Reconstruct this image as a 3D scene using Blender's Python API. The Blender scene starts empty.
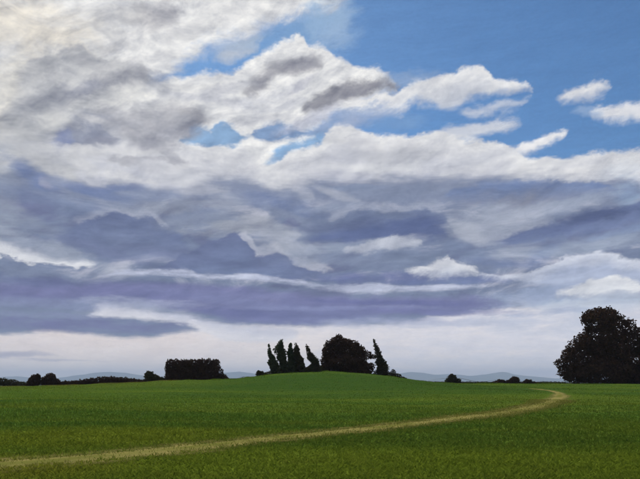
import bpy, bmesh, math, random
import numpy as np

# ---------------------------------------------------------------- camera
SC = bpy.context.scene
COL = SC.collection
F = 615.0                 # focal length in pixels of a 640-pixel-wide frame
HOR = 382.0               # row of the eye-level horizon
EYE = 1.9
cam_d = bpy.data.cameras.new('camera')
cam_d.sensor_fit = 'HORIZONTAL'; cam_d.sensor_width = 36.0
cam_d.lens = 36.0 * F / 640.0
cam_d.shift_y = (HOR - 239.5) / 640.0
cam_d.clip_start = 0.1; cam_d.clip_end = 60000.0
cam = bpy.data.objects.new('camera', cam_d); COL.objects.link(cam)
cam.location = (0, 0, EYE); cam.rotation_euler = (math.radians(90), 0, 0)
SC.camera = cam

# ---------------------------------------------------------------- render and exposure
SC.render.engine = 'CYCLES'
SC.view_settings.view_transform = 'Standard'
SC.view_settings.look = 'None'
SC.view_settings.exposure = 0.0
SC.view_settings.gamma = 1.0
SC.view_settings.use_curve_mapping = False
SC.cycles.use_denoising = True
SC.cycles.use_adaptive_sampling = True; SC.cycles.adaptive_threshold = 0.02; SC.cycles.adaptive_min_samples = 8
SC.cycles.max_bounces = 6
SC.cycles.volume_bounces = 1
SC.cycles.volume_step_rate = 4.0

# ---------------------------------------------------------------- sky
SUN_ELEV = math.radians(47); SUN_AZ = math.radians(-30)      # azimuth from +Y towards +X
SKY_STRENGTH = 0.1

def lin(c):
    out = []
    for v in c[:3]:
        v /= 255.0
        out.append(v / 12.92 if v <= 0.04045 else ((v + 0.055) / 1.055) ** 2.4)
    return tuple(out)

world = bpy.data.worlds.new('World'); SC.world = world
world.use_nodes = True
world.cycles.sampling_method = 'MANUAL'; world.cycles.sample_map_resolution = 256
wt = world.node_tree; wt.nodes.clear()
WN, WL = wt.nodes, wt.links

def put(sock, v):
    if isinstance(v, bpy.types.NodeSocket): WL.new(v, sock)
    else: sock.default_value = v

def M(op, a, b=None, c=None, clamp=False):
    if clamp: return M('MINIMUM', M('MAXIMUM', M(op, a, b, c), 0.0), 1.0)
    n = WN.new('ShaderNodeMath'); n.operation = op
    put(n.inputs[0], a)
    if b is not None: put(n.inputs[1], b)
    if c is not None: put(n.inputs[2], c)
    return n.outputs[0]

def V(op, a, b=None, out=0):
    n = WN.new('ShaderNodeVectorMath'); n.operation = op
    put(n.inputs[0], a)
    if b is not None: put(n.inputs[1], b)
    return n.outputs['Value'] if op in ('DOT_PRODUCT', 'LENGTH') else n.outputs[0]

def XYZ(x, y, z=0.0):
    n = WN.new('ShaderNodeCombineXYZ')
    put(n.inputs[0], x); put(n.inputs[1], y); put(n.inputs[2], z)
    return n.outputs[0]

def STEP(v, lo, hi, amp=1.0):                       # smooth 0..1 ramp
    n = WN.new('ShaderNodeMapRange'); n.interpolation_type = 'SMOOTHSTEP'; n.clamp = False   # smoothstep limits itself
    put(n.inputs['Value'], v)
    a, b, t0, t1 = (lo, hi, 0.0, amp) if lo <= hi else (hi, lo, amp, 0.0)
    n.inputs['From Min'].default_value = a; n.inputs['From Max'].default_value = b
    n.inputs['To Min'].default_value = t0; n.inputs['To Max'].default_value = t1
    return n.outputs['Result']

def NOISE(vec, scale, detail=3.0, rough=0.5, seed=0.0, color=False, dist=0.0):
    vec = V('ADD', vec, (seed, seed * 1.7, seed * 0.6))      # made before the noise node: node order is evaluation order
    n = WN.new('ShaderNodeTexNoise'); n.noise_dimensions = '3D'
    put(n.inputs['Vector'], vec)
    n.inputs['Scale'].default_value = scale; n.inputs['Detail'].default_value = detail
    n.inputs['Roughness'].default_value = rough; n.inputs['Distortion'].default_value = dist
    return n.outputs['Color'] if color else n.outputs['Fac']

def MIX(fac, a, b, mode='MIX'):
    n = WN.new('ShaderNodeMix'); n.data_type = 'RGBA'; n.blend_type = mode; n.clamp_factor = True
    put(n.inputs[0], fac)
    for s, v in ((n.inputs[6], a), (n.inputs[7], b)):
        put(s, v if isinstance(v, bpy.types.NodeSocket) else (*v, 1.0))
    return n.outputs[2]

def FMIX(fac, a, b):
    n = WN.new('ShaderNodeMix'); n.data_type = 'FLOAT'; n.clamp_factor = True
    put(n.inputs[0], fac); put(n.inputs[2], a); put(n.inputs[3], b)
    return n.outputs[0]

def ang(px, py):                           # a bearing and elevation in the sky, from a sighting
    u = (px - 320.0) / F; v = (HOR - py) / F
    a = math.atan(u)
    return a, math.atan(v * math.cos(a))

PX = 1.0 / F
AZ_R = 0.5; EL_LO, EL_HI = -0.1, 0.9

nish = WN.new('ShaderNodeTexSky'); nish.sky_type = 'NISHITA'
nish.sun_disc = False; nish.sun_elevation = SUN_ELEV; nish.sun_rotation = SUN_AZ
nish.air_density = 1.0; nish.dust_density = 0.6; nish.ozone_density = 1.5
tc = WN.new('ShaderNodeTexCoord')
# (the vanishing term only makes the node compiler evaluate the sky before the layers)
dirn = V('ADD', V('NORMALIZE', tc.outputs['Generated']), V('MULTIPLY', nish.outputs[0], (1e-12, 1e-12, 1e-12)))
sp = WN.new('ShaderNodeSeparateXYZ'); WL.new(dirn, sp.inputs[0])
az = M('ARCTAN2', sp.outputs[0], sp.outputs[1])
el = M('ARCSINE', sp.outputs[2])
QUAD = math.pi / 4
azf = M('SUBTRACT', M('PINGPONG', M('ADD', az, QUAD), 2 * QUAD), QUAD)   # the cloud pattern runs on round the compass
P0 = XYZ(azf, el)
# shared fields: streaks lie flatter towards the horizon
Pst = XYZ(azf, M('MULTIPLY', el, 5.0))
Pmd = XYZ(azf, M('MULTIPLY', el, 1.7))
wA = NOISE(Pmd, 14.0, 3.0, 0.55, 3.1, True)
wB = NOISE(Pmd, 55.0, 6.0, 0.68, 7.7, True)
sA = WN.new('ShaderNodeSeparateColor'); WL.new(wA, sA.inputs[0])
sB = WN.new('ShaderNodeSeparateColor'); WL.new(wB, sB.inputs[0])
def cen(s, k): return M('MULTIPLY', M('SUBTRACT', s, 0.5), k)
azw = M('ADD', M('ADD', azf, cen(sA.outputs[0], 26 * PX)), cen(sB.outputs[0], 11 * PX))
warp_el = M('ADD', cen(sA.outputs[1], 15 * PX), cen(sB.outputs[1], 10 * PX))
elw = M('ADD', el, warp_el)
els = M('MULTIPLY_ADD', warp_el, 0.45, el)     # calmer copy for the stratus
azn = M('MULTIPLY_ADD', azw, 0.5 / AZ_R, 0.5, clamp=True)
Pw = XYZ(azw, elw, 1.0); Ps = XYZ(azw, els, 1.0)
streak = NOISE(Pst, 16.0, 5.0, 0.62, 1.3)
grain = NOISE(Pmd, 190.0, 3.0, 0.65, 4.4)
fine = NOISE(Pst, 70.0, 3.0, 0.6, 5.3)
# the high cloud is combed along a line that climbs to the right
Pfl = XYZ(V('DOT_PRODUCT', P0, (0.965, 0.26, 0.0)), M('MULTIPLY', V('DOT_PRODUCT', P0, (-0.26, 0.965, 0.0)), 2.0))
mott = NOISE(Pfl, 15.0, 7.0, 0.64, 9.2, dist=0.7)
Pdk = XYZ(V('DOT_PRODUCT', P0, (0.995, 0.10, 0.0)), M('MULTIPLY', V('DOT_PRODUCT', P0, (-0.10, 0.995, 0.0)), 3.2))
stra = NOISE(Pdk, 8.0, 7.0, 0.60, 31.7, dist=0.9)
nz_high = cen(mott, 2.2); nz_calm = cen(streak, 2.2)

def CURVE(pts):
    n = WN.new('ShaderNodeFloatCurve')
    cu = n.mapping.curves[0]
    n.mapping.use_clip = False
    q = []
    for px, py in pts:
        a, e = ang(px, py)
        q.append(((a / AZ_R) * 0.5 + 0.5, (e - EL_LO) / (EL_HI - EL_LO)))
    q.sort()
    if len(q) == 1: q.append((q[0][0] + 0.1, q[0][1]))
    cu.points[0].location = q[0]; cu.points[1].location = q[-1]
    for p in q[1:-1]: cu.points.new(*p)
    for p in cu.points: p.handle_type = 'AUTO_CLAMPED'
    n.mapping.extend = 'HORIZONTAL'
    n.mapping.update()
    put(n.inputs['Value'], azn)
    return M('MULTIPLY_ADD', n.outputs[0], EL_HI - EL_LO, EL_LO)

state = {'col': None, 'det': 0.0}

def band(top, bot, c1, c2=None, st=6, sb=6, depth=20, op=1.0, calm=False, wisp=0.0, det=None):
    """a bank of cloud between an upper and a lower outline; c1 its lit upper side, c2 its base"""
    e = els if calm else elw
    T = CURVE(top); B = CURVE(bot)
    dt = M('SUBTRACT', T, e)
    nz = nz_calm if calm else nz_high
    m = M('MULTIPLY', STEP(M('MULTIPLY_ADD', nz, 0.73 * st * PX, dt), -0.5 * st * PX, 0.5 * st * PX), STEP(M('MULTIPLY_ADD', nz, 0.73 * sb * PX, M('SUBTRACT', e, B)), -0.5 * sb * PX, 0.5 * sb * PX))
    finish(m, c1, c2, dt, depth, op, wisp, det)

def finish(m, c1, c2, dt, depth, op, wisp, det):
    if wisp:
        m = M('MULTIPLY', m, M('MULTIPLY_ADD', M('SUBTRACT', streak, 0.5), 4.0 * wisp, op, clamp=True))
    elif op != 1.0:
        m = M('MULTIPLY', m, op)
    k = 1.0 / SKY_STRENGTH
    a = tuple(v * k for v in lin(c1))
    if c2 is not None:
        b = tuple(v * k for v in lin(c2))
        f = M('ADD', M('MULTIPLY', dt, 1.0 / (depth * PX)), M('MULTIPLY', nz_high, 0.6))
        cc = MIX(f, a, b)
    else:
        cc = a
    state['col'] = MIX(m, state['col'], cc)
    if det is not None: state['det'] = FMIX(m, state['det'], det)

def puff(px, py, rx, ry, rot, c, op=1.0, core=0.0, calm=False, wisp=0.0):
    """a soft patch; rot in degrees, positive lifts its right end"""
    a, e = ang(px, py); r = math.radians(rot); rx *= 1.3 * PX; ry *= 1.3 * PX
    c_, s_ = math.cos(r), math.sin(r)
    P = Ps if calm else Pw
    u = V('DOT_PRODUCT', P, (c_ / rx, s_ / rx, -(c_ * a + s_ * e) / rx))
    v = V('DOT_PRODUCT', P, (-s_ / ry, c_ / ry, -(c_ * e - s_ * a) / ry))
    q = M('MULTIPLY_ADD', u, u, M('MULTIPLY_ADD', v, v, nz_calm if calm else nz_high))
    op *= 0.92 if calm else 0.95
    m = STEP(q, 1.0, core - 0.25, 1.0 if wisp else op)
    finish(m, c, None, None, 1, op if wisp else 1.0, wisp, None)

# clear air
state['col'] = MIX(1.0, nish.outputs[0], (0.46, 0.73, 0.95), 'MULTIPLY')

WHITE = (233, 233, 233); CREAM = (228, 224, 216); GREY = (178, 179, 186); DGREY = (143, 145, 158)
SLATE = (128, 139, 170); LAV = (170, 178, 203); INDIGO = (103, 108, 156); BLUE = (116, 160, 208)
UP = -420
# ---- the upper cloud, left and centre
band([(0, UP), (345, UP), (366, 10), (640, 10)], [(0, 200), (150, 95), (165, 74), (186, 60), (206, 47), (235, 37), (262, 29), (290, 17), (318, 10), (338, 0), (352, -20), (366, UP), (640, UP)],
     WHITE, st=40, sb=20, det=0.8)
puff(330, 20, 26, 26, 30, (176, 198, 220), 0.7)
puff(300, 32, 45, 14, 20, (140, 175, 212), 0.6)
puff(236, 49, 26, 8, 22, (190, 198, 210), 0.95)
puff(248, 42, 22, 4, 12, (165, 185, 208), 0.7)
# the great white mass under the blue channel
band([(0, 70), (120, 82), (160, 80), (180, 74), (200, 71), (222, 75), (236, 69), (250, 59), (265, 51), (280, 44), (290, 39), (295, 34), (302, 36), (309, 46), (322, 47), (335, 54), (347, 62), (355, 67), (372, 68), (390, 77), (398, 84), (402, 130), (640, 130)],
     [(0, 220), (300, 215), (318, 130), (330, 118), (350, 106), (375, 98), (398, 88), (405, 82), (640, 60)], WHITE, st=6, sb=10, det=0.8)
# blue windows in it
band([(163, 158), (174, 146), (184, 134), (198, 125), (211, 129), (222, 122), (233, 126), (247, 136), (260, 140), (272, 155)],
     [(163, 130), (174, 146), (188, 152), (205, 151), (222, 149), (237, 147), (250, 140), (260, 130), (272, 122)], (134, 167, 204), st=6, sb=6)
band([(243, 150), (254, 135), (263, 125), (276, 122), (292, 127), (306, 129), (320, 124), (334, 130), (346, 145)],
     [(243, 126), (254, 137), (266, 141), (280, 140), (294, 137), (306, 136), (320, 136), (334, 127), (346, 115)], (130, 157, 195), st=5, sb=5)
band([(250, 185), (262, 166), (276, 153), (290, 144), (305, 138), (320, 134), (335, 132), (352, 145)],
     [(250, 150), (262, 168), (276, 168), (288, 160), (300, 151), (312, 147), (326, 142), (352, 120)], (140, 176, 214), st=8, sb=8)
# ---- cumulus heads over the clear air to the right
band([(326, 126), (332, 110), (340, 102), (350, 98), (362, 99), (375, 93), (384, 91), (394, 95), (404, 88), (415, 81), (430, 78), (442, 75), (452, 72), (462, 68), (472, 65), (479, 63), (485, 66), (491, 75), (502, 78), (515, 78), (523, 82), (530, 88), (537, 104)],
     [(326, 100), (333, 110), (345, 112), (372, 110), (400, 112), (416, 102), (430, 102), (448, 107), (458, 104), (470, 95), (490, 91), (518, 89), (530, 87), (537, 70)], (233, 233, 234), (186, 193, 208), st=5, sb=12, depth=34, det=0.5)
band([(448, 126), (462, 110), (485, 104), (510, 101), (526, 99), (536, 114)], [(448, 100), (464, 113), (488, 114), (512, 110), (526, 103), (536, 90)], (212, 216, 225), st=8, sb=9, op=0.75)
band([(425, 150), (438, 134), (460, 127), (485, 121), (505, 119), (520, 121), (528, 134)], [(425, 130), (442, 142), (470, 140), (495, 135), (515, 129), (528, 114)], (212, 215, 223), st=8, sb=9, op=0.9)
band([(545, 112), (553, 98), (566, 92), (580, 88.5), (595, 85.5), (607, 86), (613, 93), (620, 108)], [(545, 86), (553, 99), (568, 101), (585, 98), (600, 93), (610, 90), (620, 74)], (233, 233, 235), (206, 210, 220), st=6, sb=12, depth=22, det=0.35)
band([(584, 124), (594, 109), (605, 105), (620, 105), (640, 104)], [(584, 98), (595, 113), (606, 117), (622, 119), (640, 117)], (232, 232, 235), (206, 210, 220), st=6, sb=12, depth=22, det=0.35)
puff(592, 112, 16, 5, -10, (180, 197, 220), 0.5)
puff(405, 80, 30, 6, 8, (150, 172, 204), 0.7)
puff(352, 118, 46, 8, 8, (158, 174, 204), 0.9)
puff(400, 122, 30, 8, 3, (128, 164, 208), 0.6)
puff(340, 128, 20, 6, 30, (174, 184, 208), 0.8)
# ---- the long white front across the middle
band([(494, 176), (502, 158), (520, 146), (535, 138), (552, 132), (566, 129.5), (573, 133), (584, 150)], [(494, 140), (502, 160), (530, 151), (550, 142), (566, 134), (573, 129), (584, 110)], (232, 232, 235), st=5, sb=8, det=0.6)
band([(0, 120), (240, 147), (262, 162), (280, 160), (300, 149), (318, 141), (328, 128), (338, 123), (350, 123), (365, 129), (380, 133), (396, 136), (410, 137), (424, 135), (435, 132), (450, 137), (472, 141), (490, 144), (508, 150), (528, 157), (548, 158), (570, 157), (585, 154), (605, 153), (622, 152), (640, 151)],
     [(0, 222), (640, 215)], (232, 232, 233), (182, 185, 200), st=5, sb=10, depth=56, det=0.5)
puff(392, 156, 64, 9, -4, (184, 186, 194), 0.85)
puff(330, 160, 40, 8, 10, (190, 192, 202), 0.7)
puff(385, 168, 60, 5, -2, (222, 223, 226), 0.7)
puff(470, 160, 60, 6, 4, (192, 195, 206), 0.7)
puff(570, 166, 80, 6, 0, (224, 224, 226), 0.7)
puff(625, 172, 20, 10, 0, (210, 216, 226), 0.6)
# ---- shade inside the upper cloud
puff(22, 28, 75, 24, 3, (222, 214, 200), 0.8)
puff(160, 15, 26, 13, 12, (156, 155, 164), 0.85)
puff(112, 14, 44, 8, 5, (197, 196, 197), 0.7)
puff(230, 12, 50, 8, 8, (206, 206, 208), 0.5)
puff(150, 40, 60, 12, 20, (202, 202, 205), 0.5)
puff(118, 40, 26, 6, -14, (184, 185, 190), 0.8)
puff(112, 36, 14, 2.5, -20, (216, 216, 216), 0.5)
band([(0, 110), (12, 76), (20, 62), (45, 56), (58, 53), (66, 47), (74, 45), (78, 44), (84, 51), (95, 58), (115, 62), (140, 64), (155, 92)], [(0, 200), (60, 200), (100, 132), (130, 100), (150, 80), (155, 68)], (184, 185, 189), (194, 195, 198), st=5, sb=34, depth=34, op=0.9)
puff(88, 47, 12, 3, -25, (218, 218, 218), 0.9)
puff(52, 53, 16, 3, 8, (214, 213, 210), 0.7)
puff(5, 88, 13, 44, -8, (222, 219, 212), 0.9)
puff(18, 118, 9, 38, -22, (212, 212, 212), 0.75)
puff(130, 79, 36, 8, 10, (164, 165, 173), 0.85)
puff(157, 80, 12, 7, 20, (138, 156, 188), 0.65)
puff(60, 97, 44, 8, 20, (144, 147, 161), 0.9)
puff(82, 88, 16, 5, 15, (138, 142, 160), 0.6)
puff(36, 130, 28, 40, -20, (172, 174, 179), 0.7)
puff(125, 97, 50, 7, 14, (218, 218, 217), 0.95)
puff(190, 88, 50, 5, 2, (216, 216, 217), 0.8)
puff(88, 134, 34, 18, 4, (142, 148, 168), 0.95, core=0.15)
puff(63, 139, 8, 14, 8, (126, 138, 178), 0.8)
puff(56, 121, 16, 6, 22, (215, 215, 213), 0.85)
puff(96, 121, 20, 3.5, -8, (206, 206, 208), 0.85)
puff(112, 131, 12, 4, -25, (196, 197, 202), 0.7)
puff(102, 140, 14, 4, 10, (136, 138, 154), 0.7)
band([(76, 128), (88, 110), (105, 107), (125, 110), (150, 106), (170, 104), (185, 106), (200, 111), (213, 119), (226, 136)], [(76, 106), (95, 116), (115, 128), (135, 144), (150, 153), (168, 149), (182, 139), (197, 127), (226, 108)], (160, 161, 170), (146, 147, 160), st=14, sb=20, depth=30, op=0.78)
puff(196, 116, 20, 5, -12, (154, 150, 152), 0.4)
puff(180, 132, 16, 8, 20, (150, 153, 168), 0.4)
puff(128, 120, 30, 3, -24, (188, 189, 196), 0.6)
puff(165, 138, 30, 3, -20, (184, 186, 194), 0.5)
puff(100, 151, 50, 6, 4, (216, 216, 218), 0.9)
puff(64, 158, 40, 7, -12, (190, 192, 199), 0.8)
puff(125, 161, 16, 4, 0, (156, 157, 166), 0.9)
puff(162, 161, 34, 2.2, 2, (172, 172, 181), 0.7)
puff(110, 172, 50, 6, -14, (218, 218, 220), 0.8)
puff(170, 172, 40, 6, -10, (194, 195, 203), 0.7)
puff(215, 178, 60, 6, 3, (200, 202, 210), 0.6)
puff(245, 170, 18, 4, 20, (196, 196, 204), 0.6)
puff(198, 99, 50, 5, -3, (188, 190, 200), 0.8)
band([(230, 108), (244, 93), (256, 78), (268, 66), (284, 58), (300, 53), (312, 55), (322, 62), (332, 78)], [(230, 90), (246, 99), (260, 90), (272, 80), (285, 74), (300, 72), (316, 71), (332, 52)], (166, 166, 173), (140, 140, 151), st=14, sb=9, depth=18, op=0.9)
puff(303, 63, 20, 6, 8, (136, 137, 150), 0.7)
band([(290, 126), (302, 104), (318, 93), (338, 85), (360, 80), (380, 79), (398, 82), (410, 96)], [(290, 100), (306, 113), (322, 110), (340, 104), (360, 97), (380, 92), (398, 88), (410, 70)], (150, 150, 158), (126, 127, 140), st=8, sb=9, depth=16, op=0.95)
puff(270, 96, 36, 6, 18, (204, 206, 214), 0.8)
puff(276, 106, 30, 5, 12, (190, 193, 205), 0.6)
puff(300, 86, 18, 4, 25, (174, 176, 191), 0.7)
puff(308, 120, 34, 6, 22, (186, 190, 207), 0.8)
puff(40, 72, 20, 7, 30, (160, 162, 168), 0.7)
puff(98, 68, 30, 5, -10, (172, 173, 179), 0.7)
puff(150, 60, 26, 5, 20, (190, 191, 197), 0.7)
puff(190, 30, 40, 6, 22, (192, 193, 198), 0.7)
puff(75, 22, 40, 4, 6, (198, 195, 192), 0.6)
puff(228, 90, 30, 4, 12, (186, 188, 198), 0.7)
puff(262, 120, 40, 5, 6, (200, 201, 208), 0.7)
puff(230, 160, 40, 5, 4, (204, 205, 211), 0.7)
puff(165, 152, 26, 5, -25, (170, 171, 180), 0.7)
puff(24, 150, 22, 10, -20, (186, 188, 194), 0.7)
puff(360, 143, 30, 4, -8, (204, 204, 209), 0.6)
puff(452, 88, 26, 4, 12, (200, 203, 212), 0.6)
# ---- pale strip above the horizon, behind the bank
band([(0, 300), (640, 300)], [(0, 640), (640, 640)], (238, 233, 237), (255, 241, 232), st=10, sb=4, depth=70, calm=True, det=0.1)
puff(540, 342, 190, 36, 0, (234, 233, 242), 0.9, calm=True)
puff(110, 347, 130, 22, 0, (250, 233, 224), 0.7, calm=True)
# ---- the long grey bank
band([(0, 176), (12, 167), (25, 162), (38, 169), (48, 179), (62, 182), (84, 182), (95, 188), (103, 188), (114, 182), (135, 184), (160, 188), (185, 190), (205, 184), (225, 178), (250, 180), (275, 188), (300, 186), (320, 180), (345, 182), (380, 180), (430, 178), (500, 177), (560, 178), (610, 180), (640, 183)],
     [(0, 333), (20, 333), (45, 331), (60, 333), (84, 333), (110, 335), (140, 337), (165, 334), (190, 330), (215, 325), (250, 327), (285, 326), (320, 326), (350, 326), (390, 324), (430, 318), (470, 312), (510, 306), (560, 300), (640, 298)],
     (135, 144, 168), (115, 127, 156), st=12, sb=7, depth=40, calm=True, det=0.3)
# broken light and shade all through it
deck = M('MULTIPLY', STEP(els, ang(320, 196)[1], ang(320, 212)[1], 1.0), STEP(els, ang(320, 322)[1], ang(320, 306)[1], 1.0))
state['col'] = MIX(M('MULTIPLY', deck, STEP(stra, 0.52, 0.70, 0.8)), state['col'], tuple(v / SKY_STRENGTH for v in lin((183, 184, 199))))
state['col'] = MIX(M('MULTIPLY', deck, STEP(stra, 0.47, 0.33, 0.8)), state['col'], tuple(v / SKY_STRENGTH for v in lin((103, 108, 145))))
puff(28, 174, 26, 7, -28, (96, 118, 171), 0.6, calm=True)
puff(84, 189, 46, 5, -10, (98, 120, 171), 0.65, calm=True)
puff(118, 188, 24, 4, 8, (108, 126, 171), 0.7, calm=True)
puff(42, 181, 7, 4, -30, (188, 183, 193), 0.45, calm=True)
puff(4, 200, 14, 44, 0, (157, 165, 181), 0.7, calm=True)
puff(55, 203, 60, 9, -8, (121, 135, 167), 0.8, calm=True)
puff(155, 196, 40, 7, 5, (125, 137, 167), 0.7, calm=True)
puff(170, 207, 44, 8, 8, (149, 155, 171), 0.8, calm=True)
puff(226, 200, 20, 12, 10, (171, 176, 190), 0.6, calm=True)
puff(203, 190, 24, 6, 10, (196, 198, 208), 0.6, calm=True)
puff(40, 226, 46, 8, -18, (135, 144, 163), 0.8, calm=True)
band([(30, 260), (55, 236), (75, 224), (95, 216), (112, 212), (130, 216), (148, 214), (162, 224), (180, 240), (200, 262)], [(30, 230), (60, 240), (100, 256), (150, 262), (200, 240)], (102, 114, 151), (111, 123, 156), st=8, sb=26, depth=26, op=0.95)
puff(100, 248, 60, 6, -14, (104, 113, 149), 0.8, calm=True)
puff(160, 252, 40, 7, -3, (110, 119, 155), 0.7, calm=True)
puff(205, 222, 46, 9, 5, (137, 146, 167), 0.8, calm=True)
# light cloud behind the slate peak
puff(232, 227, 40, 8, 8, (165, 169, 180), 0.8, calm=True)
puff(270, 231, 36, 13, -22, (171, 175, 187), 0.9, calm=True)
puff(300, 246, 30, 13, -25, (167, 173, 188), 0.9, calm=True)
band([(140, 278), (165, 262), (190, 252), (208, 243), (226, 238), (240, 234), (246, 235), (251, 245), (257, 251), (267, 249), (276, 249), (286, 256), (300, 263), (320, 271), (345, 288)],
     [(140, 258), (165, 272), (200, 275), (260, 278), (300, 281), (345, 268)], (98, 108, 145), (107, 120, 157), st=4, sb=10, depth=24)
puff(224, 264, 40, 4, 0, (98, 108, 147), 0.6, calm=True)
band([(236, 262), (246, 232), (252, 240), (258, 247), (268, 245), (277, 244), (288, 250), (302, 257), (322, 264), (345, 285)], [(236, 230), (246, 240), (252, 250), (258, 254), (268, 252), (277, 252), (288, 259), (302, 266), (322, 273), (345, 268)], (204, 206, 216), st=8, sb=4, op=0.55)
band([(60, 236), (84, 216), (100, 210), (112, 207), (131, 211), (149, 208), (164, 218), (180, 236)], [(60, 214), (84, 222), (100, 216), (112, 213), (131, 217), (149, 215), (164, 226), (180, 214)], (176, 181, 198), st=8, sb=4, op=0.6)
# lights and darks in the centre
puff(262, 199, 34, 9, -12, (112, 126, 163), 0.85, calm=True)
puff(298, 207, 28, 9, -18, (110, 125, 163), 0.85, calm=True)
puff(282, 214, 30, 5, -22, (135, 145, 169), 0.7, calm=True)
puff(303, 193, 12, 7, -40, (200, 202, 211), 0.5, calm=True)
puff(334, 193, 26, 4, -16, (200, 202, 211), 0.65, calm=True)
puff(352, 188, 30, 3, 0, (135, 149, 177), 0.8, calm=True)
puff(395, 192, 60, 7, 0, (127, 138, 164), 0.8, calm=True)
puff(330, 208, 34, 4, 6, (153, 163, 185), 0.7, calm=True)
band([(285, 256), (300, 238), (318, 224), (335, 215), (352, 209), (376, 207), (400, 211), (425, 208), (440, 212), (448, 222), (455, 238), (465, 262)], [(285, 230), (305, 243), (340, 244), (380, 243), (420, 238), (445, 236), (465, 220)], (117, 129, 157), (88, 101, 143), st=9, sb=10, depth=18)
puff(390, 228, 52, 7, 5, (80, 94, 139), 0.8, calm=True)
puff(340, 226, 40, 5, 3, (92, 102, 137), 0.6, calm=True)
puff(345, 248, 60, 6, 5, (157, 167, 188), 0.85, calm=True)
puff(398, 242, 26, 5, 10, (200, 204, 216), 0.6, calm=True)
puff(405, 256, 60, 8, -4, (119, 132, 160), 0.9, calm=True)
puff(335, 260, 60, 6, 0, (129, 140, 167), 0.7, calm=True)
band([(312, 236), (330, 214), (350, 206), (376, 203), (400, 207), (425, 204), (441, 207), (452, 226)], [(312, 212), (330, 219), (350, 211), (376, 209), (400, 213), (425, 210), (441, 214), (452, 204)], (178, 183, 200), st=8, sb=4, op=0.5)
band([(330, 262), (345, 247), (365, 243), (385, 239), (402, 237), (416, 239), (428, 252)], [(330, 244), (350, 252), (375, 250), (400, 247), (416, 246), (428, 234)], (196, 200, 212), st=4, sb=8, op=0.7)
# the pale opening right of centre
puff(515, 208, 60, 12, 10, (155, 163, 183), 0.8, calm=True)
band([(438, 236), (446, 214), (455, 213), (470, 208), (490, 205), (515, 203), (545, 208), (572, 236)], [(438, 206), (449, 220), (456, 234), (470, 243), (492, 247), (515, 241), (540, 230), (572, 196)], (161, 168, 185), (200, 204, 215), st=20, sb=10, depth=30, op=0.45)
puff(466, 232, 24, 10, -30, (200, 204, 214), 0.45, calm=True)
band([(430, 206), (445, 194), (470, 185), (505, 181), (540, 179), (572, 179), (598, 183), (616, 192), (624, 206)], [(430, 188), (460, 203), (510, 206), (560, 204), (600, 201), (624, 190)], (107, 127, 169), (137, 142, 161), st=6, sb=10, depth=24, op=0.95)
puff(628, 192, 13, 13, 0, (143, 165, 195), 0.8, calm=True)
puff(570, 206, 44, 6, 12, (163, 173, 193), 0.7, calm=True)
band([(480, 250), (500, 240), (530, 230), (556, 222), (578, 214), (598, 209), (618, 208), (640, 201)], [(480, 232), (500, 244), (530, 243), (560, 239), (585, 236), (605, 230), (640, 224)], (90, 103, 143), (110, 124, 163), st=6, sb=10, depth=15)
puff(602, 214, 28, 5, 5, (70, 82, 122), 0.95, calm=True)
puff(575, 224, 30, 5, 14, (84, 96, 139), 0.7, calm=True)
puff(470, 252, 26, 8, -18, (115, 129, 159), 0.9, calm=True)
puff(505, 263, 40, 5, -8, (108, 122, 161), 0.9, calm=True)
puff(545, 253, 20, 8, 28, (112, 129, 171), 0.9, calm=True)
puff(515, 252, 26, 7, 10, (169, 176, 193), 0.7, calm=True)
puff(595, 244, 60, 8, 5, (163, 174, 194), 0.85, calm=True)
puff(622, 232, 40, 4, 8, (125, 144, 181), 0.7, calm=True)
# ---- bright rims low in the bank
puff(55, 252, 62, 9, -14, (169, 176, 191), 0.7)
band([(0, 242), (12, 246), (25, 252), (40, 256), (58, 259), (75, 260), (88, 262), (110, 276)], [(0, 258), (7, 254), (12, 255), (18, 261), (28, 265), (42, 264), (60, 265), (80, 266), (94, 265), (110, 256)], (214, 216, 223), (222, 223, 228), st=10, sb=3, depth=12)
puff(20, 274, 70, 8, 0, (125, 136, 163), 0.8)
puff(40, 283, 60, 6, -4, (100, 111, 151), 0.85)
puff(140, 289, 120, 7, 0, (96, 99, 147), 0.9, calm=True)
band([(76, 288), (96, 276), (125, 272), (150, 270), (175, 269), (192, 271), (205, 276), (225, 275), (250, 274), (275, 276), (300, 280), (325, 286), (350, 284), (400, 285), (450, 285), (490, 286), (520, 300)],
     [(76, 268), (105, 276), (140, 275), (170, 274), (190, 275.5), (205, 279.5), (240, 278.5), (270, 280), (300, 285), (325, 291), (350, 293), (400, 291), (450, 289), (490, 287), (520, 276)], (196, 201, 222), st=4, sb=6, op=0.8, calm=True, wisp=0.35)
puff(395, 278, 90, 6, 0, (92, 100, 151), 0.9, calm=True)
puff(460, 281, 60, 4, 0, (104, 118, 165), 0.8, calm=True)
# violet base, running low from the left edge
band([(0, 284), (60, 286), (120, 283), (180, 284), (240, 288), (300, 293), (340, 297), (400, 298), (450, 296), (490, 297), (520, 312)], [(0, 300), (60, 300), (110, 302), (150, 306), (200, 314), (240, 323), (300, 324), (360, 318), (420, 314), (470, 311), (500, 308), (520, 300)], (112, 112, 160), (97, 98, 152), st=8, sb=8, depth=26, op=0.85, calm=True)
puff(50, 303, 90, 5, 0, (132, 140, 178), 0.7, calm=True)
puff(215, 293, 80, 3.5, -3, (122, 126, 170), 0.6, calm=True)
puff(250, 304, 110, 4, -6, (122, 127, 172), 0.6, calm=True)
puff(270, 318, 60, 5, -5, (94, 96, 152), 0.8, calm=True)
puff(400, 303, 90, 3, -2, (90, 92, 150), 0.8, calm=True)
puff(350, 309, 100, 2.5, 0, (134, 140, 184), 0.7, calm=True)
puff(440, 312, 90, 3, -2, (108, 108, 164), 0.8, calm=True)
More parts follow.
